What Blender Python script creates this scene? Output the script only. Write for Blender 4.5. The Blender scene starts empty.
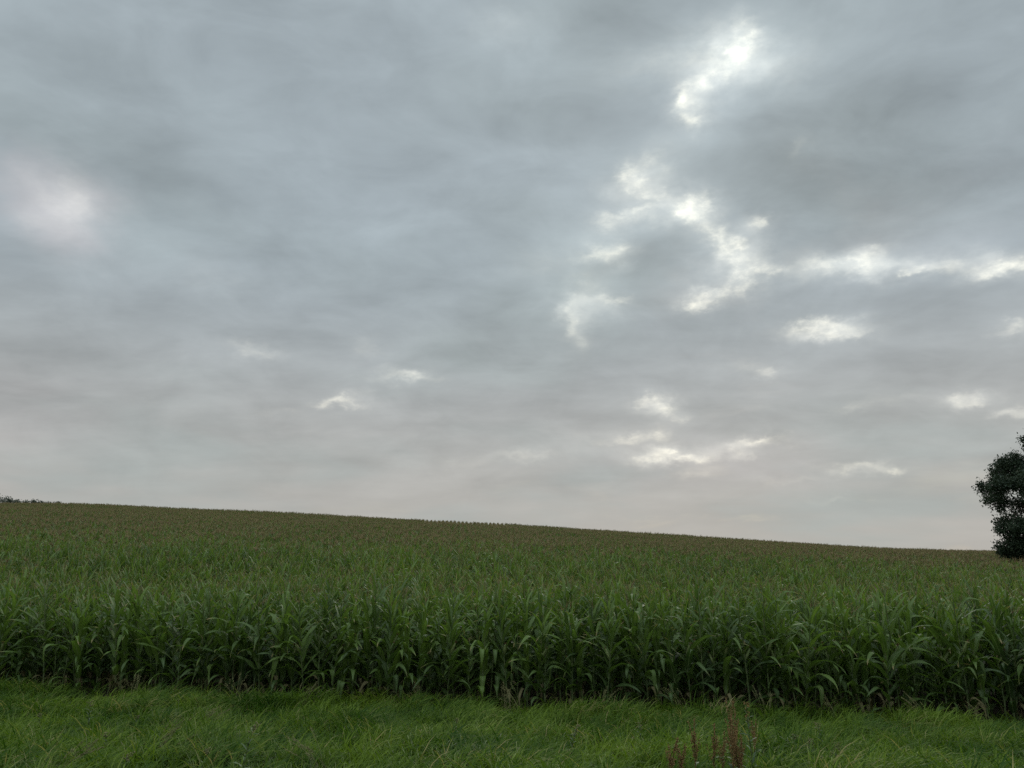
import bpy, math, random
import numpy as np
from mathutils import Vector, Matrix, Euler

random.seed(7)
RNG = np.random.default_rng(7)
S = bpy.context.scene
COL = S.collection
R = math.radians

# ------------------------------------------------------------------ camera
EYE = 1.65
PITCH = R(13.5)
FPX = 773.0
cam_d = bpy.data.cameras.new('camera')
cam_d.sensor_width = 36.0
cam_d.lens = 36.0 * FPX / 1024.0
cam_d.clip_start = 0.1
cam_d.clip_end = 6000.0
cam = bpy.data.objects.new('camera', cam_d)
COL.objects.link(cam)
cam.location = (0, 0, EYE)
cam.rotation_euler = (math.pi / 2 + PITCH, 0, 0)
S.camera = cam

S.render.resolution_x, S.render.resolution_y = 1024, 768
S.cycles.max_bounces = 6
S.cycles.diffuse_bounces = 3
S.cycles.glossy_bounces = 2
S.cycles.transmission_bounces = 4
S.cycles.transparent_max_bounces = 4
S.cycles.use_denoising = False
S.view_settings.view_transform = 'Standard'
S.view_settings.look = 'None'
S.view_settings.exposure = 0.0
S.view_settings.gamma = 1.0
S.view_settings.use_curve_mapping = False


def px_dir(px, py):
    """World direction of a photograph pixel (y component scaled to 1)."""
    cx, cy = px - 512.0, 384.0 - py
    f = FPX * math.cos(PITCH) - cy * math.sin(PITCH)
    u = FPX * math.sin(PITCH) + cy * math.cos(PITCH)
    return Vector((cx / f, 1.0, u / f))


SUN_EL, SUN_AZ = R(26.0), R(14.9)

# ------------------------------------------------------------------ world: overcast sky
W = bpy.data.worlds.new('World')
S.world = W
W.use_nodes = True
wt = W.node_tree
wt.nodes.clear()


class NT:
    """Tiny node expression helper."""

    def __init__(self, tree):
        self.t = tree

    def n(self, kind, **kw):
        o = self.t.nodes.new(kind)
        for k, v in kw.items():
            setattr(o, k, v)
        return o

    def put(self, sock, v):
        if isinstance(v, bpy.types.NodeSocket):
            self.t.links.new(v, sock)
        elif v is not None:
            sock.default_value = v

    def m(self, op, a, b=None, c=None, clamp=False):
        o = self.n('ShaderNodeMath', operation=op, use_clamp=clamp)
        for i, v in enumerate((a, b, c)):
            self.put(o.inputs[i], v)
        return o.outputs[0]

    def v(self, op, a, b=None):
        o = self.n('ShaderNodeVectorMath', operation=op)
        self.put(o.inputs[0], a)
        if op == 'SCALE':
            self.put(o.inputs['Scale'], b)
        elif b is not None:
            self.put(o.inputs[1], b)
        return o.outputs['Value'] if op in ('DOT_PRODUCT', 'LENGTH', 'DISTANCE') else o.outputs[0]

    def xyz(self, x, y, z=0.0):
        o = self.n('ShaderNodeCombineXYZ')
        for i, q in enumerate((x, y, z)):
            self.put(o.inputs[i], q)
        return o.outputs[0]

    def sep(self, a):
        o = self.n('ShaderNodeSeparateXYZ')
        self.put(o.inputs[0], a)
        return o.outputs

    def noise(self, vec, scale, detail=4.0, rough=0.5, color=False, dist=0.0):
        o = self.n('ShaderNodeTexNoise')
        self.put(o.inputs['Vector'], vec)
        o.inputs['Scale'].default_value = scale
        o.inputs['Detail'].default_value = detail
        o.inputs['Roughness'].default_value = rough
        o.inputs['Distortion'].default_value = dist
        return o.outputs['Color' if color else 'Fac']

    def smooth(self, x, lo, hi, a=0.0, b=1.0):
        o = self.n('ShaderNodeMapRange', interpolation_type='SMOOTHSTEP')
        self.put(o.inputs['Value'], x)
        for k, q in (('From Min', lo), ('From Max', hi), ('To Min', a), ('To Max', b)):
            self.put(o.inputs[k], q)
        return o.outputs[0]

    def mix(self, fac, a, b):
        o = self.n('ShaderNodeMix', data_type='RGBA')
        self.put(o.inputs['Factor'], fac)
        self.put(o.inputs[6], a)
        self.put(o.inputs[7], b)
        return o.outputs[2]


def lin(r, g, b):
    f = lambda c: (c / 255 / 12.92) if c <= 10.3 else ((c / 255 + 0.055) / 1.055) ** 2.4
    return (f(r), f(g), f(b), 1.0)


def azel(px, py):
    d = px_dir(px, py)
    return math.atan2(d.x, d.y), math.asin(d.z / d.length)


g = NT(wt)
D = g.n('ShaderNodeTexCoord').outputs['Generated']
dx, dy, dz = g.sep(D)
az = g.m('ARCTAN2', dx, dy)
el = g.m('ARCSINE', dz)
zc = g.m('ADD', g.m('MAXIMUM', dz, 0.0), 0.16)
plane = g.xyz(g.m('DIVIDE', dx, zc), g.m('DIVIDE', dy, zc), 0.0)       # cloud layer overhead
AE = g.xyz(az, el, 0.0)
# ragged drift of everything placed on the sky
w1 = g.v('SUBTRACT', g.noise(g.v('MULTIPLY', D, (1, 1, 1.7)), 7.0, 4.0, 0.6, True), (0.5, 0.5, 0.5))
w2 = g.v('SUBTRACT', g.noise(g.v('MULTIPLY', D, (1, 1, 1.7)), 24.0, 4.0, 0.6, True), (0.5, 0.5, 0.5))
AEs = g.v('ADD', AE, g.v('MULTIPLY', w1, (0.13, 0.08, 0.0)))
AEg = g.v('ADD', g.v('ADD', AE, g.v('MULTIPLY', w1, (0.022, 0.016, 0.0))), g.v('MULTIPLY', w2, (0.058, 0.040, 0.0)))


def blobs(vec, rows):
    acc = None
    for px, py, rx, ry, amp in rows:
        a0, e0 = azel(px, py)
        ra = (azel(px + 10, py)[0] - azel(px - 10, py)[0]) / 20 * rx
        re = (azel(px, py - 10)[1] - azel(px, py + 10)[1]) / 20 * ry
        q = g.v('MULTIPLY', g.v('SUBTRACT', vec, (a0, e0, 0)), (1 / ra, 1 / re, 0))
        e = g.m('EXPONENT', g.m('MULTIPLY', g.v('DOT_PRODUCT', q, q), -1.0))
        acc = g.m('MULTIPLY', e, amp) if acc is None else g.m('MULTIPLY_ADD', e, amp, acc)
    return acc


# broad light and dark in the cloud deck: x, y, radius x, radius y, amount
SOFT = [
    (10, 20, 70, 60, .10), (90, 90, 110, 60, -.07), (60, 205, 75, 40, .20), (120, 245, 80, 30, .08),
    (215, 275, 60, 30, .06), (250, 358, 60, 16, .09), (265, 120, 160, 60, .03), (345, 95, 60, 40, -.06),
    (490, 20, 90, 30, .16), (500, 90, 80, 40, .04), (485, 118, 70, 20, -.07), (450, 215, 90, 18, -.08),
    (490, 170, 90, 18, .05), (600, 60, 60, 90, -.10), (560, 230, 60, 60, .05), (640, 65, 60, 30, .10),
    (735, 60, 60, 60, .20), (780, 60, 80, 25, .12), (700, 110, 50, 50, .12), (840, 140, 110, 60, -.11),
    (880, 200, 130, 45, -.11), (770, 170, 50, 40, -.06), (950, 90, 90, 80, -.07), (660, 210, 60, 40, .10),
    (740, 250, 60, 40, .14), (600, 240, 70, 30, .12), (660, 255, 45, 28, -.12), (900, 262, 150, 22, .18),
    (990, 240, 60, 18, -.05), (580, 320, 45, 28, .12), (640, 335, 70, 25, -.08), (720, 330, 60, 18, -.06),
    (830, 330, 60, 16, .12), (900, 310, 90, 20, -.07), (750, 365, 50, 16, .07), (870, 360, 130, 22, -.08),
    (450, 320, 140, 25, -.02), (400, 370, 60, 18, .06), (500, 360, 90, 25, -.06), (660, 440, 70, 30, .08),
    (740, 420, 50, 18, -.04), (880, 410, 100, 20, -.05), (820, 470, 110, 25, .05), (530, 460, 70, 12, .05),
    (550, 410, 90, 25, -.05), (100, 370, 150, 40, -.05), (200, 320, 90, 20, -.03), (1000, 330, 50, 20, .08),
    (980, 400, 70, 14, .07), (150, 160, 60, 40, -.05), (330, 250, 80, 25, .02), (300, 290, 70, 20, -.03),
]
# thin places where the sun comes through
GAPS = [
    (740, 26, 8, 14, .8), (742, 44, 9, 12, .95), (732, 58, 8, 9, .6), (712, 72, 8, 7, .7), (700, 80, 7, 8, .7), (685, 92, 8, 10, 1.0), (682, 104, 6, 8, .75),
    (690, 120, 7, 8, .8), (722, 74, 14, 6, .4), (628, 174, 9, 10, 1.05), (638, 184, 10, 6, .9), (652, 192, 9, 5, .8), (668, 199, 10, 5, .8), (683, 208, 9, 6, 1.0),
    (694, 218, 8, 7, 1.05), (706, 202, 5, 8, .8), (698, 208, 6, 6, .8), (640, 208, 14, 4, .55), (622, 214, 16, 5, .75), (598, 224, 12, 4, .4), (714, 235, 9, 5, .9),
    (724, 243, 9, 5, .95), (735, 251, 8, 5, .9), (742, 262, 7, 7, .7), (757, 272, 14, 6, .95), (774, 272, 10, 5, .7), (762, 223, 7, 6, .85), (740, 280, 10, 5, .6),
    (726, 292, 13, 5, .9), (708, 298, 10, 5, .7), (694, 306, 7, 6, .9), (612, 249, 13, 7, .85), (592, 257, 16, 5, .45), (612, 299, 16, 4, .85), (582, 304, 10, 6, .4), (573, 322, 5, 13, .55),
    (858, 262, 16, 6, .85), (842, 268, 18, 5, .5), (882, 268, 26, 6, .4), (906, 278, 6, 4, .9), (918, 271, 9, 5, .75), (945, 268, 16, 5, .4), (990, 272, 12, 5, .8), (1002, 266, 9, 4, .7),
    (1020, 264, 10, 5, .5), (824, 328, 18, 5, 1.0), (806, 326, 18, 4, .5), (846, 332, 14, 4, .4), (762, 371, 9, 4, .7), (746, 362, 16, 6, .25), (656, 401, 9, 5, .95), (666, 409, 9, 4, .85), (680, 416, 8, 3, .5),
    (640, 402, 10, 3, .4), (632, 440, 16, 3, .5), (664, 436, 8, 5, .5), (656, 456, 16, 4, .75), (680, 457, 20, 3, .75), (700, 460, 14, 3, .4), (744, 444, 15, 4, .85), (760, 440, 10, 3, .6), (733, 452, 6, 6, .6),
    (752, 456, 12, 3, .3), (958, 396, 13, 4, .9), (972, 402, 10, 3, .6), (1012, 415, 14, 4, .85), (866, 466, 20, 4, .55), (890, 472, 14, 3, .35), (525, 455, 26, 3, .25), (790, 478, 24, 3, .22),
    (346, 401, 10, 3.4, .62), (328, 404, 14, 3, .28), (408, 376, 11, 3.4, .42), (380, 378, 18, 3, .28), (362, 344, 9, 7, .24), (374, 352, 10, 4, .2), (280, 412, 16, 3, .18), (262, 352, 14, 4, .26), (246, 348, 10, 4, .18),
    (76, 186, 12, 14, .26), (66, 206, 16, 10, .2), (34, 222, 16, 8, .24), (800, 146, 8, 10, .2), (1016, 326, 12, 4, .6), (870, 250, 14, 3, .3), (698, 474, 14, 3, .3), (830, 500, 20, 3, .2),
]
HALO = [
    (730, 50, 34, 38, .55), (690, 100, 30, 34, .5), (770, 62, 60, 26, .3), (650, 60, 46, 16, .22), (640, 184, 40, 26, .5), (690, 212, 32, 24, .55), (745, 262, 44, 28, .6),
    (705, 300, 34, 14, .45), (608, 220, 40, 16, .3), (606, 256, 40, 20, .4), (600, 305, 36, 18, .4), (860, 264, 50, 18, .5), (920, 270, 60, 14, .4), (1000, 268, 40, 16, .5), (824, 329, 44, 10, .5),
    (660, 406, 30, 14, .4), (670, 455, 60, 12, .45), (748, 446, 36, 12, .4), (965, 400, 34, 9, .4), (1012, 416, 26, 9, .4), (870, 468, 50, 10, .35), (350, 400, 30, 9, .4), (400, 377, 34, 8, .35),
    (66, 200, 44, 34, .4), (762, 224, 20, 14, .3), (530, 456, 50, 8, .25), (575, 322, 16, 22, .3), (760, 370, 22, 9, .3), (1015, 326, 26, 10, .3), (258, 352, 36, 10, .3), (215, 275, 40, 22, .2), (500, 20, 60, 26, .25),
]
soft = blobs(AEs, SOFT)
GAPS += [
    (733, 50, 20, 14, .6), (700, 98, 12, 16, .6), (664, 150, 16, 16, .28), (655, 165, 18, 10, .35), (684, 206, 14, 8, .6), (712, 228, 12, 9, .7), (732, 248, 12, 8, .7),
    (752, 264, 16, 9, .7), (748, 284, 16, 8, .7), (712, 299, 14, 7, .7), (590, 285, 16, 10, .35), (635, 222, 26, 8, .4), (830, 262, 26, 9, .5), (965, 272, 24, 8, .45),
    (1020, 268, 16, 9, .5), (800, 270, 26, 7, .3), (860, 330, 30, 6, .3), (790, 330, 22, 6, .35), (700, 460, 26, 6, .45), (640, 462, 18, 5, .4), (775, 442, 14, 5, .45),
    (660, 432, 10, 8, .45), (580, 340, 10, 12, .3), (545, 262, 26, 12, .25), (700, 45, 40, 20, .3), (770, 70, 40, 20, .25), (640, 70, 40, 14, .2), (890, 400, 26, 6, .25),
    (850, 408, 16, 5, .3), (420, 378, 14, 4, .45), (330, 403, 16, 4, .4), (460, 462, 26, 5, .2), (600, 440, 30, 6, .2), (840, 466, 18, 4, .35), (900, 470, 20, 4, .3)]
gap_f = blobs(AEg, [(a, b, c * 1.2, d * 1.18, e) for a, b, c, d, e in GAPS])
fine = g.noise(g.v('MULTIPLY', D, (1, 1, 1.9)), 30.0, 6.0, 0.62)
veil = g.noise(g.v('MULTIPLY', D, (1, 1, 1.6)), 11.0, 5.0, 0.6)
gap_w = blobs(g.v('ADD', AEg, g.v('MULTIPLY', w1, (0.03, 0.02, 0.0))), HALO)
gap_s = g.m('SUBTRACT', 1.0, g.m('EXPONENT', g.m('MULTIPLY', gap_f, -0.95)))
finer = g.noise(g.v('MULTIPLY', D, (1, 1, 1.6)), 46.0, 4.0, 0.6)
lace = g.m('ADD', g.m('MULTIPLY_ADD', fine, 2.6, -0.82), g.m('MULTIPLY_ADD', finer, 1.1, -0.50))
gap_n = g.m('MULTIPLY', gap_s, lace)
gap_core = g.smooth(gap_n, 0.03, 0.95)
gap_mid = g.m('MULTIPLY', gap_s, g.m('MULTIPLY_ADD', veil, 1.2, 0.4))
gap_halo = g.smooth(g.m('MULTIPLY', gap_w, g.m('MULTIPLY_ADD', veil, 2.2, -0.1)), 0.0, 1.0)
deck1 = g.m('SUBTRACT', g.noise(plane, 1.1, 5.0, 0.55, dist=0.4), 0.5)
deck2 = g.m('SUBTRACT', g.noise(g.v('MULTIPLY', plane, (0.8, 1.3, 1)), 3.4, 5.0, 0.6), 0.5)
lum = g.m('ADD', 1.07, g.m('MULTIPLY', g.m('MULTIPLY', soft, g.m('MULTIPLY_ADD', veil, 1.2, 0.4)), 1.25))
lum = g.m('MULTIPLY_ADD', deck1, 0.30, lum)
near_h = g.smooth(el, 0.0, 0.24, 0.08, 1.0)
lum = g.m('MULTIPLY_ADD', g.m('MULTIPLY', deck2, near_h), 0.40, lum)
lump = g.m('SUBTRACT', g.noise(g.v('MULTIPLY', D, (1, 1, 2.1)), 8.5, 5.0, 0.55, dist=0.5), 0.5)
lum = g.m('MULTIPLY_ADD', g.m('MULTIPLY', lump, g.smooth(el, 0.02, 0.16)), 0.52, lum)
high = g.smooth(el, R(38), R(72))                     # an overcast sky is brightest overhead
lum = g.m('MULTIPLY', lum, g.m('MULTIPLY_ADD', high, 3.3, 1.0))
rear_fill = g.smooth(g.m('MULTIPLY', dy, -1.0), -0.1, 0.7)   # added fill: sky brightened behind the camera to light the crop front
lum = g.m('MULTIPLY', lum, g.m('MULTIPLY_ADD', rear_fill, 0.75, 1.0))
tint = g.mix(g.smooth(el, 0.02, 0.42), lin(174, 172, 167), lin(156, 167, 173))
tint = g.mix(g.m('MULTIPLY', g.smooth(g.noise(plane, 0.8, 3.0), 0.42, 0.68), 0.5), tint, lin(156, 168, 167))
pink = g.smooth(blobs(AEs, [(55, 205, 80, 50, 1.0), (30, 420, 160, 60, .5), (700, 470, 200, 30, .5)]), 0.1, 1.0)
tint = g.mix(g.m('MULTIPLY', pink, .45), tint, lin(176, 168, 170))
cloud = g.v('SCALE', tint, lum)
cloud = g.v('ADD', cloud, g.v('SCALE', (0.30, 0.29, 0.255), gap_halo))
cloud = g.v('ADD', cloud, g.v('SCALE', (0.16, 0.15, 0.12), gap_mid))
cloud = g.v('ADD', cloud, g.v('SCALE', (0.46, 0.42, 0.31), gap_core))
skyt = g.n('ShaderNodeTexSky', sky_type='NISHITA')
skyt.sun_disc = False
skyt.sun_elevation = SUN_EL
skyt.sun_rotation = SUN_AZ
blue = g.v('SCALE', skyt.outputs[0], 0.06)
cover = g.m('MULTIPLY_ADD', g.smooth(deck1, -0.05, -0.22), -0.10, 0.98)
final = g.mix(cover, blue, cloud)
below = g.smooth(el, -0.02, 0.0)
final = g.mix(below, (0.05, 0.055, 0.04, 1), final)
bg = g.n('ShaderNodeBackground')
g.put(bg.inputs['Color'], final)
bg.inputs['Strength'].default_value = 1.0
wo = g.n('ShaderNodeOutputWorld')
wt.links.new(bg.outputs[0], wo.inputs['Surface'])

# ------------------------------------------------------------------ sun behind the clouds
sd = bpy.data.lights.new('sun', 'SUN')
sd.energy = 1.0
sd.angle = R(25)
sd.color = (1.0, 0.95, 0.86)
sun = bpy.data.objects.new('sun', sd)
COL.objects.link(sun)
to_sun = Vector((math.sin(SUN_AZ) * math.cos(SUN_EL), math.cos(SUN_AZ) * math.cos(SUN_EL), math.sin(SUN_EL)))
sun.rotation_euler = (-to_sun).to_track_quat('-Z', 'Y').to_euler()
sun.location = (20, -10, 40)


# ------------------------------------------------------------------ terrain
def edge_y(x):
    """Where the grass verge ends and the crop begins."""
    return 15.2 - 0.128 * x


SKY_S = np.array([-2.0, -1.0, -.657, -.53, -.335, -.143, 0.0, .163, .29, .44, .60, 1.0, 2.0])
SKY_A = []
for _px, _py in ((0, 503), (100, 504), (250, 511), (400, 518), (512, 523), (640, 532), (740, 539), (860, 546), (985, 549)):
    SKY_A.append(px_dir(_px, _py).z)
SKY_A = np.array([SKY_A[0] + .002, SKY_A[0] + .001] + SKY_A + [SKY_A[-1] - .004, SKY_A[-1] - .012])
SKY_A = SKY_A - np.array([.0026, .0026, .0026, .0022, .0012, 0, 0, -.002, -.003, -.003, -.0036, -.0036, -.0036])
RIDGE = 150.0
CORN_H = 2.3


def sstep(a, b, x):
    t = np.clip((x - a) / (b - a), 0, 1)
    return t * t * (3 - 2 * t)


def vnoise(x, y, seed):
    out = 0
    for k in range(4):
        a = 1.7 * k + seed
        out = out + np.sin(x * (1 + .37 * k) * math.cos(a) + y * (1 + .29 * k) * math.sin(a) + 3.1 * a)
    return out / 4


def ground_z(x, y):
    x = np.asarray(x, float)
    y = np.asarray(y, float)
    base = -0.88 - 0.008 * x
    base = np.clip(base, -1.5, -0.3)
    verge = base * sstep(3.0, 14.0, y)
    verge = verge + 0.05 * vnoise(x * 1.9, y * 2.3, .4) * sstep(4, 6, y) * (1 - sstep(13, 16, y))
    side = .3 * x / RIDGE + .7 * x / np.clip(y, 22.0, RIDGE)
    a = np.interp(side, SKY_S, SKY_A)
    rise = RIDGE * a - 0.22 - CORN_H + EYE + 0.9
    t = (y - 18.0) / (RIDGE - 18.0)
    tt = np.clip(t, 0, 1)
    f = 1.10 * tt - 0.10 * tt ** 2.0
    f = f - 0.03 * np.exp(-((tt - .03) / .05) ** 2) * (tt > 0)
    u = np.clip(t - 1, 0, None)
    f = f + 0.9 * u - 6.0 * np.minimum(u, .35) ** 2 - 4.2 * np.clip(u - .35, 0, None)
    f = np.where(t < 0, 0, f)
    z = verge + np.maximum(rise * f, -22.0)
    z = z + 0.15 * vnoise(x * .11, y * .09, 2.) * sstep(25, 60, y)
    return z


def new_mesh(name, verts, faces, mats, smooth=True, uv=None, mat_idx=None, attrs=None):
    me = bpy.data.meshes.new(name)
    me.from_pydata([tuple(v) for v in verts], [], faces)
    for m in mats:
        me.materials.append(m)
    if mat_idx is not None and len(faces):
        me.polygons.foreach_set('material_index', np.asarray(mat_idx, np.int32))
    if smooth and len(faces):
        me.polygons.foreach_set('use_smooth', np.ones(len(faces), bool))
    if uv is not None and len(faces):
        lay = me.uv_layers.new(name='UVMap')
        li = np.zeros(len(me.loops), np.int32)
        me.loops.foreach_get('vertex_index', li)
        lay.data.foreach_set('uv', np.asarray(uv, np.float32)[li].ravel())
    if attrs:
        for k, (ty, arr) in attrs.items():
            at = me.attributes.new(k, ty, 'POINT')
            fld = 'vector' if ty == 'FLOAT_VECTOR' else 'value'
            at.data.foreach_set(fld, np.asarray(arr, np.int32 if ty == 'INT' else np.float32).ravel())
    me.update()
    return me


def link(name, me, parent=None):
    o = bpy.data.objects.new(name, me)
    COL.objects.link(o)
    if parent is not None:
        o.parent = parent
    return o


def tag(o, label=None, cat=None, group=None, kind=None):
    for k, v in (('label', label), ('category', cat), ('group', group), ('kind', kind)):
        if v:
            o[k] = v
    return o


# ------------------------------------------------------------------ materials
def new_mat(name):
    m = bpy.data.materials.new(name)
    m.use_nodes = True
    m.node_tree.nodes.clear()
    return m, NT(m.node_tree)


def leaf_out(q, col, rough=0.5, trans=0.3, tcol_gain=(1.25, 1.35, 0.7), spec=0.4, bump=None):
    p = q.n('ShaderNodeBsdfPrincipled')
    q.put(p.inputs['Base Color'], col)
    q.put(p.inputs['Roughness'], rough)
    p.inputs['Specular IOR Level'].default_value = spec
    if bump is not None:
        q.put(p.inputs['Normal'], bump)
    t = q.n('ShaderNodeBsdfTranslucent')
    q.put(t.inputs['Color'], q.v('MULTIPLY', col, tcol_gain))
    mx = q.n('ShaderNodeMixShader')
    mx.inputs[0].default_value = trans
    q.t.links.new(p.outputs[0], mx.inputs[1])
    q.t.links.new(t.outputs[0], mx.inputs[2])
    o = q.n('ShaderNodeOutputMaterial')
    q.t.links.new(mx.outputs[0], o.inputs['Surface'])


def attr(q, name):
    return q.n('ShaderNodeAttribute', attribute_name=name).outputs['Fac']


def make_leaf_mat():
    m, q = new_mat('maize_leaf')
    uv = q.n('ShaderNodeTexCoord').outputs['UV']
    u, v, _ = q.sep(uv)                       # u across (0..1, midrib .5), v along
    tone = attr(q, 'tone')
    rnd = q.n('ShaderNodeObjectInfo').outputs['Random']
    pos = q.n('ShaderNodeNewGeometry').outputs['Position']
    patch = q.noise(pos, 0.25, 2.0)
    k = q.m('ADD', q.m('MULTIPLY', tone, .55), q.m('ADD', q.m('MULTIPLY', rnd, .3), q.m('MULTIPLY_ADD', patch, .5, -.18)))
    col = q.mix(q.smooth(k, 0.0, 1.0), (.026, .054, .018, 1), (.120, .190, .034, 1))
    stripes = q.noise(q.v('MULTIPLY', uv, (26, .6, 1)), 1.0, 2.0)
    col = q.v('SCALE', col, q.m('MULTIPLY_ADD', stripes, .5, .75))
    rib = q.smooth(q.m('ABSOLUTE', q.m('SUBTRACT', u, .5)), .09, .03)
    col = q.mix(q.m('MULTIPLY', rib, .6), col, (.15, .19, .09, 1))
    # a few leaves have yellowed or scorched tips
    tip = q.m('MULTIPLY', q.smooth(q.m('MULTIPLY_ADD', stripes, .12, v), .86, 1.02), q.smooth(tone, .45, .8))
    col = q.mix(tip, col, (.24, .18, .08, 1))
    yel = q.m('MULTIPLY', q.smooth(q.noise(pos, 5.0, 3.0), .66, .8), .5)
    col = q.mix(yel, col, (.13, .14, .04, 1))
    bmp = q.n('ShaderNodeBump')
    bmp.inputs['Strength'].default_value = .25
    bmp.inputs['Distance'].default_value = .004
    q.put(bmp.inputs['Height'], stripes)
    leaf_out(q, col, rough=.55, trans=.36, spec=.30, bump=bmp.outputs[0])
    return m


def make_simple_leaf(name, c0, c1, scale=3.0, rough=.6, trans=.2, spec=.25, gain=(1.2, 1.2, .8)):
    m, q = new_mat(name)
    pos = q.n('ShaderNodeNewGeometry').outputs['Position']
    tone = attr(q, 'tone')
    k = q.m('ADD', q.m('MULTIPLY', tone, .6), q.m('MULTIPLY', q.noise(pos, scale, 3.0), .5))
    leaf_out(q, q.mix(q.smooth(k, .1, .9), c0, c1), rough, trans, gain, spec)
    return m


def make_grass_mat():
    m, q = new_mat('grass_blade')
    pos = q.n('ShaderNodeNewGeometry').outputs['Position']
    tone = attr(q, 'tone')
    uv = q.n('ShaderNodeTexCoord').outputs['UV']
    v = q.sep(uv)[1]
    rnd = q.n('ShaderNodeObjectInfo').outputs['Random']
    big = q.noise(pos, .55, 3.0, .6)
    k = q.m('ADD', q.m('MULTIPLY', tone, .4), q.m('ADD', q.m('MULTIPLY', rnd, .25), q.m('MULTIPLY_ADD', big, 1.5, -.62)))
    col = q.mix(q.smooth(k, .05, .95), (.022, .060, .007, 1), (.145, .212, .024, 1))
    straw = q.m('MULTIPLY', q.smooth(tone, .90, .93), q.smooth(q.noise(pos, .8, 3.0), .40, .62))
    col = q.mix(straw, col, (.30, .25, .12, 1))
    tipy = q.m('MULTIPLY', q.smooth(v, .8, 1.0), .35)
    col = q.mix(tipy, col, (.14, .16, .05, 1))
    leaf_out(q, col, rough=.55, trans=.38, spec=.12)
    return m


def make_soil():
    m, q = new_mat('field_ground')
    pos = q.n('ShaderNodeNewGeometry').outputs['Position']
    x, y, z = q.sep(pos)
    n1 = q.noise(pos, 2.2, 6.0, .65)
    n2 = q.noise(pos, 18.0, 5.0, .7)
    soil = q.mix(n1, (.028, .022, .015, 1), (.060, .047, .032, 1))
    turf = q.mix(n2, (.018, .035, .009, 1), (.045, .075, .020, 1))
    far = q.mix(n1, (.045, .075, .02, 1), (.09, .10, .035, 1))
    d = q.m('SUBTRACT', q.m('MULTIPLY_ADD', x, -.128, 15.2), y)          # metres in front of the crop edge
    d = q.m('MULTIPLY_ADD', q.m('SUBTRACT', n1, .5), .6, d)
    col = q.mix(q.smooth(d, -.1, .25), soil, turf)
    col = q.mix(q.smooth(y, 230.0, 260.0), col, far)
    p = q.n('ShaderNodeBsdfPrincipled')
    q.put(p.inputs['Base Color'], col)
    p.inputs['Roughness'].default_value = .95
    p.inputs['Specular IOR Level'].default_value = .15
    b = q.n('ShaderNodeBump')
    b.inputs['Strength'].default_value = .6
    b.inputs['Distance'].default_value = .05
    q.put(b.inputs['Height'], n2)
    q.t.links.new(b.outputs[0], p.inputs['Normal'])
    o = q.n('ShaderNodeOutputMaterial')
    q.t.links.new(p.outputs[0], o.inputs['Surface'])
    return m


def make_plain(name, c0, c1, scale=12.0, rough=.8, stretch=(1, 1, .2)):
    m, q = new_mat(name)
    tc = q.n('ShaderNodeTexCoord').outputs['Object']
    n = q.noise(q.v('MULTIPLY', tc, stretch), scale, 5.0, .6)
    p = q.n('ShaderNodeBsdfPrincipled')
    q.put(p.inputs['Base Color'], q.mix(q.smooth(n, .3, .7), c0, c1))
    p.inputs['Roughness'].default_value = rough
    p.inputs['Specular IOR Level'].default_value = .25
    b = q.n('ShaderNodeBump')
    b.inputs['Strength'].default_value = .4
    b.inputs['Distance'].default_value = .02
    q.put(b.inputs['Height'], n)
    q.t.links.new(b.outputs[0], p.inputs['Normal'])
    o = q.n('ShaderNodeOutputMaterial')
    q.t.links.new(p.outputs[0], o.inputs['Surface'])
    return m


M_LEAF = make_leaf_mat()
M_DRY = make_simple_leaf('dry_maize_leaf', (.065, .065, .026, 1), (.20, .17, .085, 1), 4.0, .75, .2)
M_STALK = make_plain('maize_stalk', (.045, .075, .025, 1), (.10, .115, .045, 1), 14.0, .6)
M_TASSEL = make_simple_leaf('maize_tassel', (.100, .078, .033, 1), (.225, .165, .078, 1), 2.0, .85, .15)
M_HUSK = make_simple_leaf('maize_husk', (.07, .11, .035, 1), (.14, .17, .06, 1), 6.0, .6, .1)
M_SILK = make_simple_leaf('maize_silk', (.07, .03, .015, 1), (.16, .08, .04, 1), 9.0, .8, .1)
M_GRASS = make_grass_mat()
M_STRAW = make_simple_leaf('dry_grass', (.095, .105, .038, 1), (.23, .21, .095, 1), 3.0, .7, .25)
M_DOCK = make_simple_leaf('dock_seed', (.115, .066, .022, 1), (.21, .13, .050, 1), 7.0, .85, .12)
M_DOCKSTEM = make_plain('dock_stem', (.09, .055, .022, 1), (.16, .10, .042, 1), 20.0, .8)
M_WEED = make_simple_leaf('weed_leaf', (.04, .07, .03, 1), (.10, .14, .06, 1), 6.0, .6, .2)
M_BARK = make_plain('bark', (.035, .028, .020, 1), (.085, .070, .055, 1), 6.0, .95)
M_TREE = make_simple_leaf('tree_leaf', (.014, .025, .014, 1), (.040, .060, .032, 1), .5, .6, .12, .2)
M_FARTREE = make_simple_leaf('far_tree_leaf_hazed', (.034, .046, .034, 1), (.06, .075, .05, 1), .2, .7, .2)  # distance haze put into the leaf colour as a greyer, paler green
M_SOIL = make_soil()

# ------------------------------------------------------------------ ground sheet
def axis(segs):
    out = []
    for a, b, n in segs:
        out += list(np.linspace(a, b, n, endpoint=False))
    return np.array(out + [segs[-1][1]])


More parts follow.
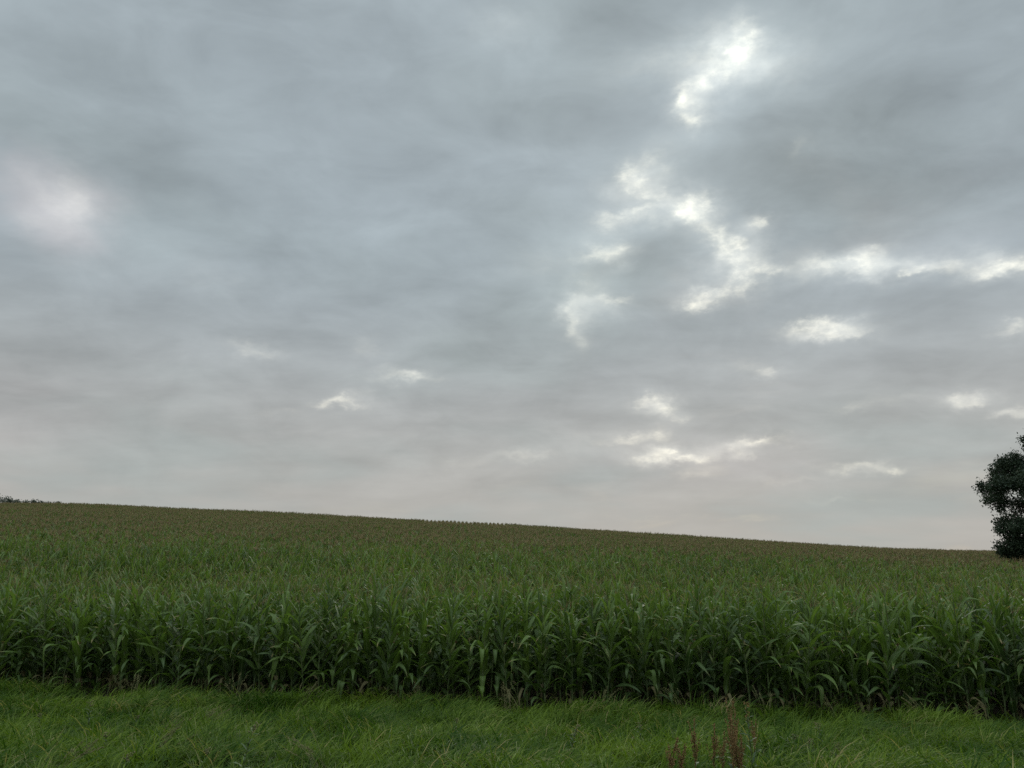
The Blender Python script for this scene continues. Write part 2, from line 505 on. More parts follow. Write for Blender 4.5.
gx = axis([(-3000, -400, 14), (-400, -30, 75), (-30, 30, 121), (30, 400, 75), (400, 3000, 14)])
gy = axis([(-300, 0, 12), (0, 20, 61), (20, 60, 41), (60, 240, 91), (240, 400, 20), (400, 4000, 18)])
GX, GY = np.meshgrid(gx, gy)
GZ = ground_z(GX, GY)
nx, ny = len(gx), len(gy)
gv = np.stack([GX.ravel(), GY.ravel(), GZ.ravel()], 1)
gf = [(j * nx + i, j * nx + i + 1, (j + 1) * nx + i + 1, (j + 1) * nx + i) for j in range(ny - 1) for i in range(nx - 1)]
ground = link('ground', new_mesh('ground', gv, gf, [M_SOIL]))
tag(ground, 'bare soil under the crop and grassed bank in front of it', 'ground', kind='structure')


# ------------------------------------------------------------------ mesh buffer
class MB:
    def __init__(self):
        self.v, self.f, self.uv, self.tone, self.mi = [], [], [], [], []

    def add(self, verts, faces, uv, tone, mi=0):
        b = len(self.v)
        self.v += [tuple(p) for p in verts]
        self.f += [tuple(b + i for i in fc) for fc in faces]
        self.uv += uv
        self.tone += [tone] * len(verts)
        self.mi += [mi] * len(faces)

    def tube(self, pts, rad, n=5, tone=.5, mi=0):
        vs, fs, uv = [], [], []
        pts = [Vector(p) for p in pts]
        for i, p in enumerate(pts):
            t = (pts[min(i + 1, len(pts) - 1)] - pts[max(i - 1, 0)]).normalized()
            a = t.cross(Vector((.31, .95, .05))).normalized()
            b = t.cross(a)
            for k in range(n):
                an = 2 * math.pi * k / n
                vs.append(p + (a * math.cos(an) + b * math.sin(an)) * rad[i])
                uv.append((k / n, i / (len(pts) - 1)))
        for i in range(len(pts) - 1):
            for k in range(n):
                fs.append((i * n + k, i * n + (k + 1) % n, (i + 1) * n + (k + 1) % n, (i + 1) * n + k))
        fs.append(tuple(range((len(pts) - 1) * n, len(pts) * n)))
        self.add(vs, fs, uv, tone, mi)

    def mesh(self, name, mats, extra=None):
        at = {'tone': ('FLOAT', self.tone)}
        return new_mesh(name, self.v, self.f, mats, True, self.uv, self.mi, at)


def leaf_geo(rnd, base, azim, length, width, e0, bend, segs, cross, curl=0.0, kink=None, wav=1.0):
    """One arching strap leaf: returns verts, faces, uv."""
    p = Vector(base)
    vs, uv, fs = [], [], []
    a = azim
    ph = rnd.uniform(0, 6.28)
    tw = rnd.uniform(-.7, .7)
    for i in range(segs + 1):
        t = i / segs
        e = e0 - bend * t ** 1.35
        if kink is not None and t > kink[0]:
            e -= kink[1] * min(1, (t - kink[0]) / .12)
        e = max(e, R(-86))
        a2 = a + curl * t * t
        d = Vector((math.cos(e) * math.cos(a2), math.cos(e) * math.sin(a2), math.sin(e)))
        side = Vector((-math.sin(a2), math.cos(a2), 0))
        nrm = side.cross(d) * -1.0
        ang = tw * t * 1.4
        s2 = side * math.cos(ang) + nrm * math.sin(ang)
        n2 = nrm * math.cos(ang) - side * math.sin(ang)
        w = width * min(1.0, .45 + t * 3.2) * max(0.02, (1 - t ** 2.2)) * (1.0 if t < .98 else .5)
        fold = .33 * (1 - t * .6)
        rip = math.sin(t * 17 + ph) * .10 * wav * width * (1 - t * .3)
        if cross == 3:
            vs += [p - s2 * w * .5 + n2 * (w * fold * .5 + rip), p, p + s2 * w * .5 + n2 * (w * fold * .5 - rip)]
            uv += [(0, t), (.5, t), (1, t)]
        elif cross == 5:
            vs += [p - s2 * w * .5 + n2 * (w * fold * .42 + rip), p - s2 * w * .27 + n2 * w * fold * .3, p,
                   p + s2 * w * .27 + n2 * w * fold * .3, p + s2 * w * .5 + n2 * (w * fold * .42 - rip)]
            uv += [(0, t), (.23, t), (.5, t), (.77, t), (1, t)]
        else:
            vs += [p - s2 * w * .5 + n2 * rip, p + s2 * w * .5 - n2 * rip]
            uv += [(.15, t), (.85, t)]
        p = p + d * (length / segs)
    c = cross
    for i in range(segs):
        for k in range(c - 1):
            fs.append((i * c + k, i * c + k + 1, (i + 1) * c + k + 1, (i + 1) * c + k))
    return vs, fs, uv


def build_plant(seed, lod):
    """A maize plant: dict of part name -> MB.  lod 0 close, 1 middle, 2 far."""
    rnd = random.Random(seed)
    parts = {k: MB() for k in ('stalk', 'leaves', 'dry_leaves', 'tassel', 'ear', 'silk')}
    h = rnd.uniform(1.78, 2.06)
    n_nodes = 16
    plane = rnd.uniform(0, math.pi)
    pts, rad = [], []
    lx, ly = rnd.uniform(-.05, .05), rnd.uniform(-.05, .05)

    def sp(z):
        t = z / h
        k = math.sin(z * 22) * .006
        return Vector((lx * t * t + k * math.cos(plane), ly * t * t + k * math.sin(plane), z))
    ns = (14, 7, 3)[lod]
    for i in range(ns + 1):
        z = -.05 + (h + .05) * i / ns
        pts.append(sp(z))
        rad.append(.0145 * (1 - .62 * i / ns) + .002)
    parts['stalk'].tube(pts, rad, (7, 5, 3)[lod], rnd.random())
    segs, cross = ((13, 5), (9, 3), (5, 2))[lod]
    for i in range(n_nodes):
        t = (i + .6) / n_nodes
        z = h * (.045 + .905 * t)
        dry = i < 3 and rnd.random() < .42
        a = plane + (math.pi if i % 2 else 0) + rnd.gauss(0, .35)
        mid = math.sin(math.pi * min(1, .18 + t * .8))
        L = (.40 + .46 * mid) * rnd.uniform(.85, 1.12) * (1.0 if t < .6 else 1.04)
        wd = (.064 + .058 * mid) * rnd.uniform(.8, 1.15) * (1.08 - .33 * t)
        e0 = R(rnd.uniform(46, 68) + 17 * t)
        bend = R(rnd.choice((rnd.uniform(55, 90), rnd.uniform(95, 140), rnd.uniform(130, 175))) * (1.15 - .88 * t))
        kink = (rnd.uniform(.35, .65), R(rnd.uniform(35, 85))) if rnd.random() < .32 * (1.1 - .6 * t) else None
        if dry:
            L *= .75
            wd *= .6
            bend = R(rnd.uniform(120, 190))
            kink = (rnd.uniform(.12, .3), R(60))
        vs, fs, uv = leaf_geo(rnd, sp(z), a, L, wd, e0, bend, segs, cross, rnd.uniform(-.7, .7), kink, 1.6 if dry else 1.0)
        parts['dry_leaves' if dry else 'leaves'].add(vs, fs, uv, rnd.random() * .5 + .5 * t)
    # tassel
    top = sp(h)
    tas = parts['tassel']
    nseg = (3, 2, 1)[lod]
    rr = (.0028, .0030, .0082)[lod]
    tops = [(rnd.uniform(0, 6.28), rnd.uniform(R(3), R(12)), .27)]
    for k in range((6, 6, 10)[lod]):
        tops.append((rnd.uniform(0, 6.28), rnd.uniform(R(16), R(40)), rnd.uniform(.13, .22)))
    parts['stalk'].tube([top, top + Vector((0, 0, .12))], [.0055, .004], 4, .6)
    if lod < 2 and seed % 2 == 0:
        tops = tops[:2]
    for k, (a, off, ln) in enumerate(tops):
        b = top + Vector((0, 0, .06 + (0 if k == 0 else rnd.uniform(0, .09))))
        pp, rd = [], []
        for i in range(nseg + 1):
            t = i / nseg
            o = off * (1 + t * .7)
            pp.append(b + Vector((math.sin(o) * math.cos(a), math.sin(o) * math.sin(a), math.cos(o))) * ln * t)
            rd.append(rr * (1 - .55 * t))
        tas.tube(pp, rd, 4 if lod == 0 else 3, rnd.random())
    # ear
    if lod < 2:
        z = rnd.uniform(.95, 1.15)
        a = plane + rnd.choice((0, math.pi)) + rnd.uniform(-.3, .3)
        d = Vector((math.cos(a) * .42, math.sin(a) * .42, .9)).normalized()
        b = sp(z) + Vector((math.cos(a), math.sin(a), 0)) * .012
        prof = [(0, .010), (.03, .022), (.08, .030), (.14, .029), (.19, .020), (.225, .009)]
        parts['ear'].tube([b + d * q for q, _ in prof], [r for _, r in prof], 8 if lod == 0 else 5, rnd.random())
        for k in range(7 if lod == 0 else 3):
            j = Vector((rnd.uniform(-.03, .03), rnd.uniform(-.03, .03), rnd.uniform(-.04, .02)))
            parts['silk'].tube([b + d * .215, b + d * .245 + j * .4, b + d * .26 + j], [.003, .0035, .002], 3, rnd.random())
    return parts


MATS = {'stalk': M_STALK, 'leaves': M_LEAF, 'dry_leaves': M_DRY, 'tassel': M_TASSEL, 'ear': M_HUSK, 'silk': M_SILK}
ORDER = ('stalk', 'leaves', 'dry_leaves', 'tassel', 'ear', 'silk')


# ------------------------------------------------------------------ crop positions
def crop_rows():
    """All plant positions: headland rows along the edge first, then long rows running up the hill."""
    pts = []
    ang = math.atan(-.128)
    ux, uy = math.cos(ang), math.sin(ang)
    for r in range(6):
        off = .35 + r * .75
        n = int(90 / .19)
        for i in range(n):
            s = -45 + i * .19 + RNG.normal(0, .05)
            x = s * ux + off * (-uy) + RNG.normal(0, .03)
            y = 15.2 + s * uy + off * ux + RNG.normal(0, .09)
            pts.append((x, y, r))
    dirx, diry = math.sin(R(-3.6)), math.cos(R(-3.6))
    px_, py_ = diry, -dirx
    for k in range(-320, 290):
        u = k * .75
        step = .19
        vmax = 176.0
        v = np.arange(14, vmax, step)
        dens = np.where(v < 45, 1.0, np.where(v < 90, .8, .62))
        keep = RNG.random(len(v)) < dens
        v = v[keep] + RNG.normal(0, .03, keep.sum())
        x = u * px_ + v * dirx + RNG.normal(0, .03, len(v))
        y = u * py_ + v * diry
        if abs(u) < 13:                                  # the rows splay a little where they go over the crest
            x = x + u * float(1 - sstep(6, 13, abs(u))) * (np.maximum(v, 118) - 150) / 150
        ok = (y > edge_y(x) + .35 + 6 * .75) & (np.abs(x) < .70 * y + 10) & (y < 172)
        pts += [(a, b, 99) for a, b in zip(x[ok], y[ok])]
    return np.array(pts)


P = crop_rows()
P = P[(np.abs(P[:, 0]) < .70 * P[:, 1] + 10)]
PZ = ground_z(P[:, 0], P[:, 1])
inview = (np.abs(P[:, 0]) < .672 * P[:, 1] + .5) & (P[:, 2] < 6)
dist = np.hypot(P[:, 0], P[:, 1])
score = np.where(inview, P[:, 2] * 10 + dist * .2, 1e9)
order = np.argsort(score)
single = order[:300]
is_single = np.zeros(len(P), bool)
is_single[single] = True

# ------------------------------------------------------------------ the plants one can tell apart: front rows
LABEL = 'tall green maize plant standing in the front rows behind the grass verge'
GROUP = 'maize plants in the front rows'
N_VAR = 9
proto = []
for k in range(N_VAR):
    parts = build_plant(100 + k, 0)
    proto.append({n: parts[n].mesh(n, [MATS[n]]) for n in ORDER if parts[n].f})


def place_plant(var, loc, rot, sc):
    root = bpy.data.objects.new('maize_plant', None)
    root.empty_display_size = .2
    COL.objects.link(root)
    root.location, root.rotation_euler, root.scale = loc, rot, (sc[0], sc[0], sc[1])
    tag(root, LABEL, 'maize plant', GROUP)
    ear = None
    for n in ('stalk', 'leaves', 'dry_leaves', 'tassel', 'ear', 'silk'):
        if n in proto[var]:
            par = ear if n == 'silk' and ear else root
            o = link(n, proto[var][n], par)
            if n == 'ear':
                ear = o
            if n == 'dry_leaves':
                o['label'] = 'dried yellow-brown lower leaves'
    return root


for i in single:
    hs = (random.uniform(.80, 1.06) if random.random() < .88 else random.uniform(.60, .80)) + .045 * P[i, 2]
    place_plant(random.randrange(N_VAR), (P[i, 0], P[i, 1], PZ[i]),
                (random.gauss(0, .085), random.gauss(0, .085), random.uniform(0, 6.28)), (random.uniform(.92, 1.15), hs))


# ------------------------------------------------------------------ one object for what nobody could count
def scatter(name, protos, mats, pts, rot, scl, idx):
    """protos: list of list of (MB, material index).  One mesh holds the prototypes and one loose
    vertex per place; a node tree puts prototype idx on each place."""
    V, F, UV, MI, TONE, PROTO = [], [], [], [], [], []
    for k, lst in enumerate(protos):
        for mb, mi in lst:
            b = len(V)
            V += mb.v
            F += [tuple(b + i for i in f) for f in mb.f]
            UV += mb.uv
            TONE += mb.tone
            MI += [mi] * len(mb.f)
            PROTO += [k] * len(mb.v)
    n0, n1 = len(V), len(pts)
    V = np.vstack([np.array(V, float), pts])
    uv = np.vstack([np.array(UV, float), np.zeros((n1, 2))])
    pad = lambda head, tail: np.concatenate([np.asarray(head), np.asarray(tail)])
    at = {
        'tone': ('FLOAT', pad(TONE, np.zeros(n1))),
        'proto': ('INT', pad(PROTO, -np.ones(n1, int))),
        'idx': ('INT', pad(-np.ones(n0, int), idx)),
        'scl': ('FLOAT_VECTOR', np.vstack([np.ones((n0, 3)), scl])),
        'rot': ('FLOAT_VECTOR', np.vstack([np.zeros((n0, 3)), rot])),
    }
    me = new_mesh(name, V, F, mats, True, uv, MI, at)
    o = link(name, me)
    ng = bpy.data.node_groups.new(name + '_scatter', 'GeometryNodeTree')
    ng.interface.new_socket('Geometry', in_out='INPUT', socket_type='NodeSocketGeometry')
    ng.interface.new_socket('Geometry', in_out='OUTPUT', socket_type='NodeSocketGeometry')
    N, L = ng.nodes, ng.links
    gi, go = N.new('NodeGroupInput'), N.new('NodeGroupOutput')

    def named(nm, ty):
        a = N.new('GeometryNodeInputNamedAttribute')
        a.data_type = ty
        a.inputs['Name'].default_value = nm
        return a.outputs['Attribute']

    def equal(sock, k):
        c = N.new('FunctionNodeCompare')
        c.data_type, c.operation = 'INT', 'EQUAL'
        L.new(sock, c.inputs[2])
        c.inputs[3].default_value = k
        return c.outputs[0]

    def split(sel):
        s = N.new('GeometryNodeSeparateGeometry')
        s.domain = 'POINT'
        L.new(gi.outputs[0], s.inputs['Geometry'])
        L.new(sel, s.inputs['Selection'])
        return s.outputs['Selection']
    pr, ix, sc, ro = named('proto', 'INT'), named('idx', 'INT'), named('scl', 'FLOAT_VECTOR'), named('rot', 'FLOAT_VECTOR')
    e2r = N.new('FunctionNodeEulerToRotation')
    L.new(ro, e2r.inputs[0])
    places = split(equal(pr, -1))
    join = N.new('GeometryNodeJoinGeometry')
    for k in range(len(protos)):
        ip = N.new('GeometryNodeInstanceOnPoints')
        L.new(places, ip.inputs['Points'])
        L.new(equal(ix, k), ip.inputs['Selection'])
        L.new(split(equal(pr, k)), ip.inputs['Instance'])
        L.new(e2r.outputs[0], ip.inputs['Rotation'])
        L.new(sc, ip.inputs['Scale'])
        L.new(ip.outputs[0], join.inputs[0])
    L.new(join.outputs[0], go.inputs[0])
    md = o.modifiers.new('scatter', 'NODES')
    md.node_group = ng
    return o


rest = np.where(~is_single)[0]
NM, NF = 7, 6
crop_protos = []
for k in range(NM):
    pt = build_plant(300 + k, 1)
    crop_protos.append([(pt[n], j) for j, n in enumerate(ORDER) if pt[n].f])
for k in range(NF):
    pt = build_plant(500 + k, 2)
    crop_protos.append([(pt[n], j) for j, n in enumerate(ORDER) if pt[n].f])
cpts = np.stack([P[rest, 0], P[rest, 1], PZ[rest]], 1)
nrest = len(rest)
cidx = np.where(cpts[:, 1] + RNG.normal(0, 6, nrest) < 39, RNG.integers(0, NM, nrest), NM + RNG.integers(0, NF, nrest))
crot = np.stack([RNG.normal(0, .05, nrest), RNG.normal(0, .05, nrest), RNG.uniform(0, 6.28, nrest)], 1)
swell = 1 + .05 * vnoise(cpts[:, 0] * .5, cpts[:, 1] * .4, 1.3)
sxy = RNG.uniform(.9, 1.1, nrest) * np.where(cpts[:, 1] > 100, .78, 1.0)
csc = np.stack([sxy, sxy, RNG.uniform(.86, 1.10, nrest) * swell * np.where(P[rest, 2] < 6, 1.05, 1.0)], 1)
crop = scatter('maize_crop', crop_protos, [MATS[n] for n in ORDER], cpts, crot, csc, cidx)
tag(crop, 'dense maize crop with brown tassels covering the hillside behind the front rows', 'maize crop', kind='stuff')

# ------------------------------------------------------------------ grass verge
def build_tuft(seed, n, lmin, lmax, lean, spread, width):
    rnd = random.Random(seed)
    mb = MB()
    for _ in range(n):
        r = spread * math.sqrt(rnd.random())
        a = rnd.uniform(0, 6.28)
        b = Vector((r * math.cos(a), r * math.sin(a), -.03))
        az_ = rnd.gauss(0, 1.2)                         # most blades bow the same way
        if rnd.random() < .25:
            az_ = rnd.uniform(0, 6.28)
        L = rnd.uniform(lmin, lmax)
        e0 = R(rnd.uniform(62, 88))
        bend = R(rnd.uniform(30, 95)) * lean
        vs, uv, fs = [], [], []
        p = b.copy()
        segs = 4
        w = width * rnd.uniform(.7, 1.3)
        for i in range(segs + 1):
            t = i / segs
            e = max(e0 - bend * t ** 1.2, R(-65))
            d = Vector((math.cos(e) * math.cos(az_), math.cos(e) * math.sin(az_), math.sin(e)))
            sd_ = Vector((-math.sin(az_ + .6), math.cos(az_ + .6), .25))
            ww = w * (1 - t ** 1.8) + .0006
            vs += [p - sd_ * ww * .5, p + sd_ * ww * .5]
            uv += [(0, t), (1, t)]
            p = p + d * (L / segs)
        for i in range(segs):
            fs.append((2 * i, 2 * i + 1, 2 * i + 3, 2 * i + 2))
        mb.add(vs, fs, uv, rnd.random())
    return mb


tufts = [[(build_tuft(20 + k, 28, .16, .44, 1.6, .14, .0165), 0)] for k in range(5)]
tufts += [[(build_tuft(40 + k, 26, .30, .66, 1.8, .11, .0165), 0)] for k in range(3)]
tufts += [[(build_tuft(60 + k, 20, .07, .20, 1.0, .14, .0145), 0)] for k in range(3)]
area_n = 17000
tx = RNG.uniform(-17, 16, area_n)
ty = RNG.uniform(5.0, 17.8, area_n)
ragged = edge_y(tx) + .12 + .28 * vnoise(tx * 2.1, tx * .7, .9) + RNG.normal(0, .16, area_n)
ok = (ty < ragged) & (np.abs(tx) < .70 * ty + 5.5)
tx, ty = tx[ok], ty[ok]
nt = len(tx)
tall = 1.3 * vnoise(tx * 1.6, ty * 2.3, 3.3) + RNG.normal(0, .30, nt)
tidx = np.where(tall > .35, 5 + RNG.integers(0, 3, nt), np.where(tall < -.55, 8 + RNG.integers(0, 3, nt), RNG.integers(0, 5, nt)))
# the wind has combed the blades into swirls
ta = 3.4 * vnoise(tx * 1.3, ty * 1.6, 5.1) - .2 + RNG.normal(0, .6, nt)
trot = np.stack([RNG.normal(0, .10, nt), RNG.normal(0, .10, nt), ta], 1)
ts = RNG.uniform(.75, 1.12, nt)
tsc = np.stack([ts, ts, ts * (1 + .18 * vnoise(tx * .6, ty * .9, 7.7))], 1)
grass = scatter('grass', tufts, [M_GRASS], np.stack([tx, ty, ground_z(tx, ty)], 1), trot, tsc, tidx)
tag(grass, 'long green verge grass bowed over in front of the maize', 'grass', kind='stuff')


# ------------------------------------------------------------------ weeds standing in the verge
def on_ground(px, Y):
    d = px_dir(px, 740)
    x = d.x * Y
    return Vector((x, Y, float(ground_z(x, Y))))


def dock(px, Y, h, seed, label, cat='dock plant', group=None, stems=1, fat=1.0):
    rnd = random.Random(seed)
    root = bpy.data.objects.new('dock_plant', None)
    COL.objects.link(root)
    root.location = on_ground(px, Y)
    tag(root, label, cat, group)
    for s in range(stems):
        a = rnd.uniform(0, 6.28)
        bx, by = (0, 0) if s == 0 else (.09 * math.cos(a), .06 * math.sin(a))
        hh = h * (1 if s == 0 else rnd.uniform(.7, .95))
        lx, ly = rnd.uniform(-.09, .09), rnd.uniform(-.06, .06)
        f = lambda t: Vector((bx + lx * t * t, by + ly * t * t, hh * t))
        st = MB()
        st.tube([f(i / 6) for i in range(7)], [.006 - .004 * i / 6 for i in range(7)], 6, .5)
        so = link('stem', st.mesh('stem', [M_DOCKSTEM]), root)
        sh = MB()
        br = [(f(.45), f(1.0), 150)]
        for k in range(6):
            t0 = rnd.uniform(.40, .75)
            an = rnd.uniform(0, 6.28)
            ln = hh * rnd.uniform(.16, .3)
            e = f(t0) + Vector((math.cos(an) * ln * .33, math.sin(an) * ln * .33, ln))
            br.append((f(t0), e, 60))
            st2 = MB()
            sh.tube([f(t0), e], [.003, .0015], 4, .4)
        for p0, p1, n in br:
            for k in range(int(n * fat * .7)):
                t = (k + rnd.random()) / (n * fat * .7)
                if math.sin(t * 34) < -.75 and rnd.random() < .7:
                    continue
                rr = (.020 * (1 - .6 * t)) * fat
                c = p0.lerp(p1, t) + Vector((rnd.gauss(0, rr * .6), rnd.gauss(0, rr * .6), rnd.gauss(0, .01)))
                s_ = rnd.uniform(.0045, .0085)
                ax = Vector((rnd.gauss(0, 1), rnd.gauss(0, 1), rnd.gauss(0, 1))).normalized()
                bx_ = ax.orthogonal().normalized()
                cx_ = ax.cross(bx_)
                o6 = [c + ax * s_, c - ax * s_ * 1.2, c + bx_ * s_, c - bx_ * s_, c + cx_ * s_ * .6, c - cx_ * s_ * .6]
                sh.add(o6, [(0, 2, 4), (0, 4, 3), (0, 3, 5), (0, 5, 2), (1, 4, 2), (1, 3, 4), (1, 5, 3), (1, 2, 5)],
                       [(0, 0)] * 6, rnd.random())
        link('seed_head', sh.mesh('seed_head', [M_DOCK]), root)
    lf = MB()
    for k in range(5):
        t = rnd.uniform(.08, .5)
        vs, fs, uv = leaf_geo(rnd, (0, 0, h * t), rnd.uniform(0, 6.28), rnd.uniform(.10, .2), rnd.uniform(.02, .035),
                              R(rnd.uniform(20, 60)), R(rnd.uniform(60, 140)), 6, 3, .4, None, 2.0)
        lf.add(vs, fs, uv, rnd.random())
    link('leaves', lf.mesh('leaves', [M_WEED]), root)
    return root


dock(731, 7.4, .76, 1, 'thickest rust-brown dock plant gone to seed at the front of the grass', stems=4, fat=.8)
dock(667, 7.3, .58, 2, 'short rust-brown dock plant in the grass, leftmost of the docks', stems=2)
dock(712, 7.9, .62, 5, 'slim brown dock stem close beside the thickest dock plant, on its left', stems=2, fat=.7)
dock(752, 8.8, .60, 6, 'small brown dock stem farthest back in the grass, rightmost of the docks', stems=1, fat=.7)
dock(694, 8.0, .66, 3, 'thin brown dock stem between the short dock and the thickest one', stems=1)
dock(735, 8.3, .82, 4, 'tall brown dock stem just behind the thickest dock plant', stems=1)


def weed(px, Y, h, seed, name, label, cat, group=None):
    rnd = random.Random(seed)
    root = bpy.data.objects.new(name, None)
    COL.objects.link(root)
    root.location = on_ground(px, Y)
    tag(root, label, cat, group)
    lx, ly = rnd.uniform(-.05, .12), rnd.uniform(-.05, .05)
    f = lambda t: Vector((lx * t * t, ly * t * t, h * t))
    st = MB()
    st.tube([f(i / 6) for i in range(7)], [.0055 - .0035 * i / 6 for i in range(7)], 6, .5)
    link('stem', st.mesh('stem', [M_STALK]), root)
    lf = MB()
    for k in range(16):
        t = .2 + .78 * k / 16
        vs, fs, uv = leaf_geo(rnd, f(t), k * 2.4, h * rnd.uniform(.16, .26) * (1.1 - .6 * t), .03 * (1.15 - .7 * t),
                              R(rnd.uniform(30, 65)), R(rnd.uniform(40, 110)), 5, 3, .2, None, 1.4)
        lf.add(vs, fs, uv, rnd.random())
    link('leaves', lf.mesh('leaves', [M_WEED]), root)
    bud = MB()
    for k in range(26):
        c = f(rnd.uniform(.86, 1.02)) + Vector((rnd.gauss(0, .018), rnd.gauss(0, .018), 0))
        bud.tube([c, c + Vector((0, 0, .008)), c + Vector((0, 0, .016))], [.002, .006, .001], 5, rnd.random())
    link('flower_head', bud.mesh('flower_head', [M_DOCK if 'dark' in label else M_STRAW]), root)


weed(751, 7.7, .78, 21, 'weed', 'slender leafy weed with dark flower head, right of the brown docks', 'weed')
weed(243, 7.5, .62, 22, 'weed', 'grey-green leafy weed with pale head among grass at lower left', 'weed')
weed(118, 7.2, .40, 23, 'weed', 'low grey-green weed near the bottom left corner of the verge', 'weed')


wr = random.Random(77)
for k in range(16):
    weed(wr.uniform(10, 1010), wr.uniform(7.6, 12.5), wr.uniform(.30, .52), 400 + k, 'weed', 'small leafy green weed half hidden among the verge grass', 'weed',
         'small weeds scattered through the verge')


def straw_tuft(px, Y, seed, label, lean, group=None):
    rnd = random.Random(seed)
    root = bpy.data.objects.new('dry_grass_tuft', None)
    COL.objects.link(root)
    root.location = on_ground(px, Y)
    tag(root, label, 'dry grass', group)
    st, hd = MB(), MB()
    for k in range(9):
        a = lean + rnd.gauss(0, .35)
        L = rnd.uniform(.42, .66)
        e0, bend = R(rnd.uniform(48, 78)), R(rnd.uniform(15, 60))
        p = Vector((rnd.gauss(0, .05), rnd.gauss(0, .05), 0))
        pts = [p]
        for i in range(6):
            e = e0 - bend * (i / 6) ** 1.4
            p = p + Vector((math.cos(e) * math.cos(a), math.cos(e) * math.sin(a), math.sin(e))) * L / 6
            pts.append(p)
        st.tube(pts, [.003 - .0003 * i for i in range(7)], 4, rnd.random())
        for j in range(24):
            t = rnd.uniform(4.2, 6)
            i = min(int(t), 5)
            c = pts[i].lerp(pts[i + 1], t - i) + Vector((rnd.gauss(0, .008), rnd.gauss(0, .008), rnd.gauss(0, .004)))
            d = (pts[6] - pts[4]).normalized() * .018 + Vector((rnd.gauss(0, .006), rnd.gauss(0, .006), 0))
            hd.tube([c, c + d * .5, c + d], [.001, .0028, .0006], 4, rnd.random())
    so = link('stems', st.mesh('stems', [M_STRAW]), root)
    link('seed_heads', hd.mesh('seed_heads', [M_STRAW]), root)


straw_tuft(150, 9.2, 31, 'pale dry grass tuft leaning right in the left part of the verge', .2)
straw_tuft(55, 7.6, 32, 'pale dry grass tuft nearest the bottom left corner', .3)
straw_tuft(192, 12.2, 33, 'dry grass tuft close under the maize at the left', .5)
for k, (px, off) in enumerate(((30, .3), (104, .15), (128, .5), (232, .2), (300, .6), (418, .15), (506, .1), (522, .45), (600, .3), (688, .1), (770, .4), (842, .2), (930, .5), (990, .2))):
    x_ = px_dir(px, 690).x * 14.6
    Yb = float(edge_y(x_)) - off
    straw_tuft(px, Yb, 200 + k, 'thin pale seeding grass tuft at the foot of the maize', random.uniform(-.6, 3.6), 'pale grass tufts along the foot of the maize')
straw_tuft(330, 8.6, 34, 'dry straw-coloured grass tuft left of the middle of the verge', 2.8)

# ------------------------------------------------------------------ trees
def leaf_cloud(lobes, n, size, rng, squash=.75):
    """Leaf-sized quads gathered in twigs through the outer part of each lobe."""
    V, F, T = [], [], []
    vols = np.array([l[3] * l[4] * l[5] for l in lobes]) ** .75
    vols = vols / vols.sum()
    for (cx, cy, cz, rx, ry, rz), sh in zip(lobes, vols):
        m = max(6, int(n * sh / 14))
        for _ in range(m):
            d = rng.normal(0, 1, 3)
            d /= np.linalg.norm(d)
            rr = (rng.random() ** .45) * rng.uniform(.84, 1.06)
            c = np.array([cx + d[0] * rx * rr, cy + d[1] * ry * rr, cz + d[2] * rz * rr])
            tone = rng.random()
            q = 14
            off = rng.normal(0, size * 1.25, (q, 3))
            off[:, 2] *= squash
            for o in off:
                a = rng.normal(0, 1, 3)
                a /= np.linalg.norm(a)
                b = np.cross(a, rng.normal(0, 1, 3))
                b /= np.linalg.norm(b)
                s = size * rng.uniform(.6, 1.3)
                p = c + o
                i = len(V)
                V += [p - a * s * .6, p + b * s * .32, p + a * s * .6, p - b * s * .32]
                F.append((i, i + 1, i + 2, i + 3))
                T += [min(1, max(0, tone + rng.normal(0, .15)))] * 4
    return V, F, T


TY = 48.0


def tpt(px, py, dy=0.0):
    d = px_dir(px, py)
    return Vector((d.x * TY, TY + dy, EYE + d.z * TY))


base = tpt(1042, 560)
base.z = float(ground_z(base.x, base.y))
tree = bpy.data.objects.new('broadleaf_tree', None)
COL.objects.link(tree)
tree.location = base
tag(tree, 'large dark broadleaf tree rising out of the maize at the right edge', 'tree')
ppm = FPX * 1.02 / TY
lobes = []
for (px, py, r, dy) in [
    (1000, 484, 20, -2), (992, 498, 13, 1), (1008, 464, 17, 2), (1023, 455, 14, -1), (1030, 470, 22, 3), (1036, 448, 15, 1), (1052, 436, 26, 0), (1014, 556, 9, 2), (993, 529, 7, 0), (999, 546, 7, 1), (1006, 550, 9, 1), (1003, 540, 9, 0), (1016, 536, 12, -1), (1024, 558, 12, 0), (1042, 558, 16, 1),
    (1056, 460, 34, -3), (1090, 440, 36, 2), (1092, 480, 36, 0), (1060, 500, 34, 2), (1028, 500, 17, -2), (1014, 520, 13, 2), (1000, 527, 10, -1),
    (1006, 545, 11, 0), (1024, 540, 18, 1), (1045, 540, 24, -2), (1080, 530, 34, 0), (1120, 460, 30, 1), (1072, 418, 22, 2), (1012, 552, 9, -3),
    (986, 484, 9, 0), (1018, 482, 14, 5),
]:
    c = tpt(px + 14, py + 1 - (9 if py < 462 else 0), dy * .8) - base
    m = r / ppm
    lobes.append((c.x, c.y, c.z, m, m * 1.15, m * .9))
rngt = np.random.default_rng(5)
main_lobes = list(lobes)
for cx, cy, cz, rx, ry, rz in main_lobes:             # smaller sprays standing out from each bough
    for _k in range(8):
        dd = rngt.normal(0, 1, 3)
        dd /= np.linalg.norm(dd)
        q = rngt.uniform(.24, .42)
        lobes.append((cx + dd[0] * rx * .92, cy + dd[1] * ry * .92, cz + dd[2] * rz * .92, rx * q, ry * q, rz * q))
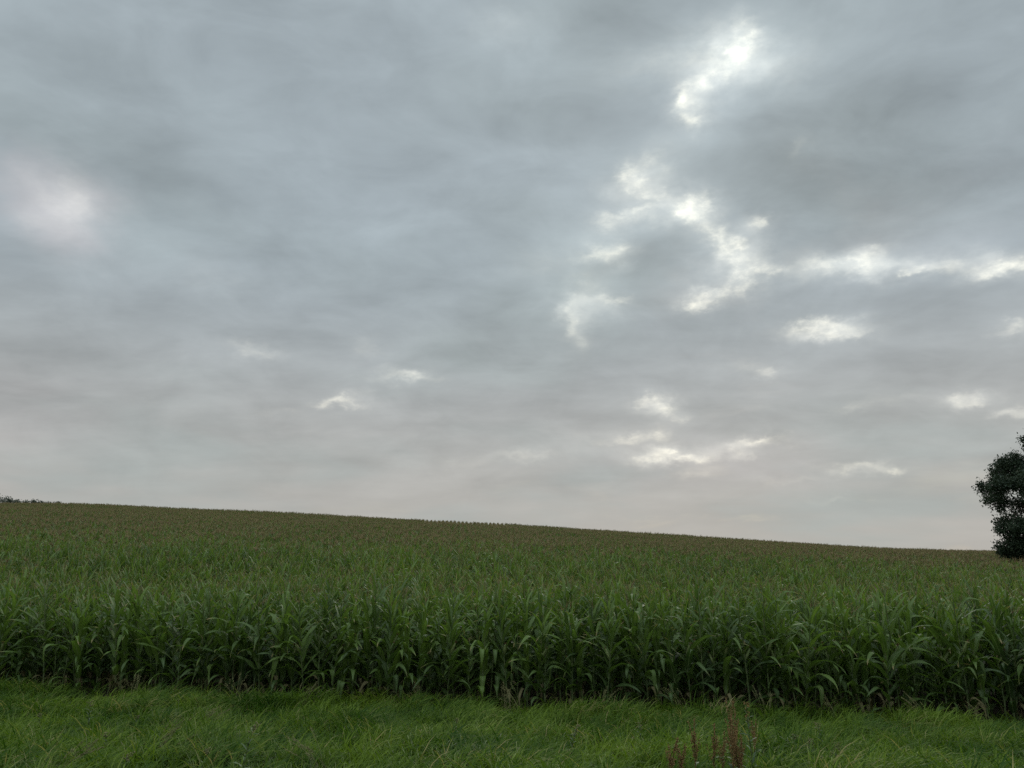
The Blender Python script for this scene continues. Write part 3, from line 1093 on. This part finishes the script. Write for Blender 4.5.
lobes = [(a, b, c, d * (.86 if i < len(main_lobes) else 1), e, f * (.86 if i < len(main_lobes) else 1)) for i, (a, b, c, d, e, f) in enumerate(lobes)]
V, F, T = leaf_cloud(lobes, 190000, .12, rngt)
me = new_mesh('crown', V, F, [M_TREE], False, None, None, {'tone': ('FLOAT', T)})
link('crown', me, tree)
tr = MB()
top = tpt(1062, 440) - base
tr.tube([(0, 0, -.5), (.05, 0, 1.5), (top.x * .4, .1, top.z * .35), (top.x * .7, 0, top.z * .65), (top.x, 0, top.z)], [.36, .28, .22, .15, .05], 10, .5)
link('trunk', tr.mesh('trunk', [M_BARK]), tree)
lm = MB()
for l in main_lobes:
    e = Vector(l[:3])
    t = min(.85, max(.12, e.z / top.z * .62))
    s = Vector((top.x * t, 0, top.z * t))
    midp = s.lerp(e, .5) + Vector((0, 0, -.3))
    lm.tube([s, midp, e], [.08, .05, .015], 6, .5)
link('limbs', lm.mesh('limbs', [M_BARK]), tree)

# far trees beyond the ridge at the left
far_rows = [(-8, 497, 6), (3, 498.5, 4), (10, 500, 3.2), (18, 501, 2.6), (25, 501.5, 2.2), (34, 501.3, 2.6), (41, 502, 2.2), (49, 502.5, 2), (57, 502.3, 2.2), (-24, 498, 6)]
for k, (px, py, r) in enumerate(far_rows):
    Y = 330.0 + (k * 37 % 60)
    d = px_dir(px, py)
    x, zt = d.x * Y, EYE + d.z * Y - .5
    gz = float(ground_z(x, Y))
    m = r / FPX * Y * 1.02
    t = bpy.data.objects.new('distant_tree', None)
    COL.objects.link(t)
    t.location = (x, Y, gz)
    tag(t, 'small dark tree showing just above the skyline beyond the ridge at the far left', 'tree', 'far trees beyond the ridge')
    lob = [(0, 0, zt - gz, m, m, m * .7), (m * .7, 0, zt - gz - m * .5, m * .7, m * .7, m * .6), (-m * .6, .3, zt - gz - m * .6, m * .8, m * .8, m * .6),
           (0, 0, (zt - gz) * .72, m * 1.1, m * 1.1, (zt - gz) * .2)]
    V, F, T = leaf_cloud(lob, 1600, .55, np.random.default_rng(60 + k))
    link('crown', new_mesh('crown', V, F, [M_FARTREE], False, None, None, {'tone': ('FLOAT', T)}), t)
    tk = MB()
    tk.tube([(0, 0, -.5), (0, 0, (zt - gz) * .5), (0, 0, zt - gz)], [.45, .35, .1], 7, .5)
    link('trunk', tk.mesh('trunk', [M_BARK]), t)
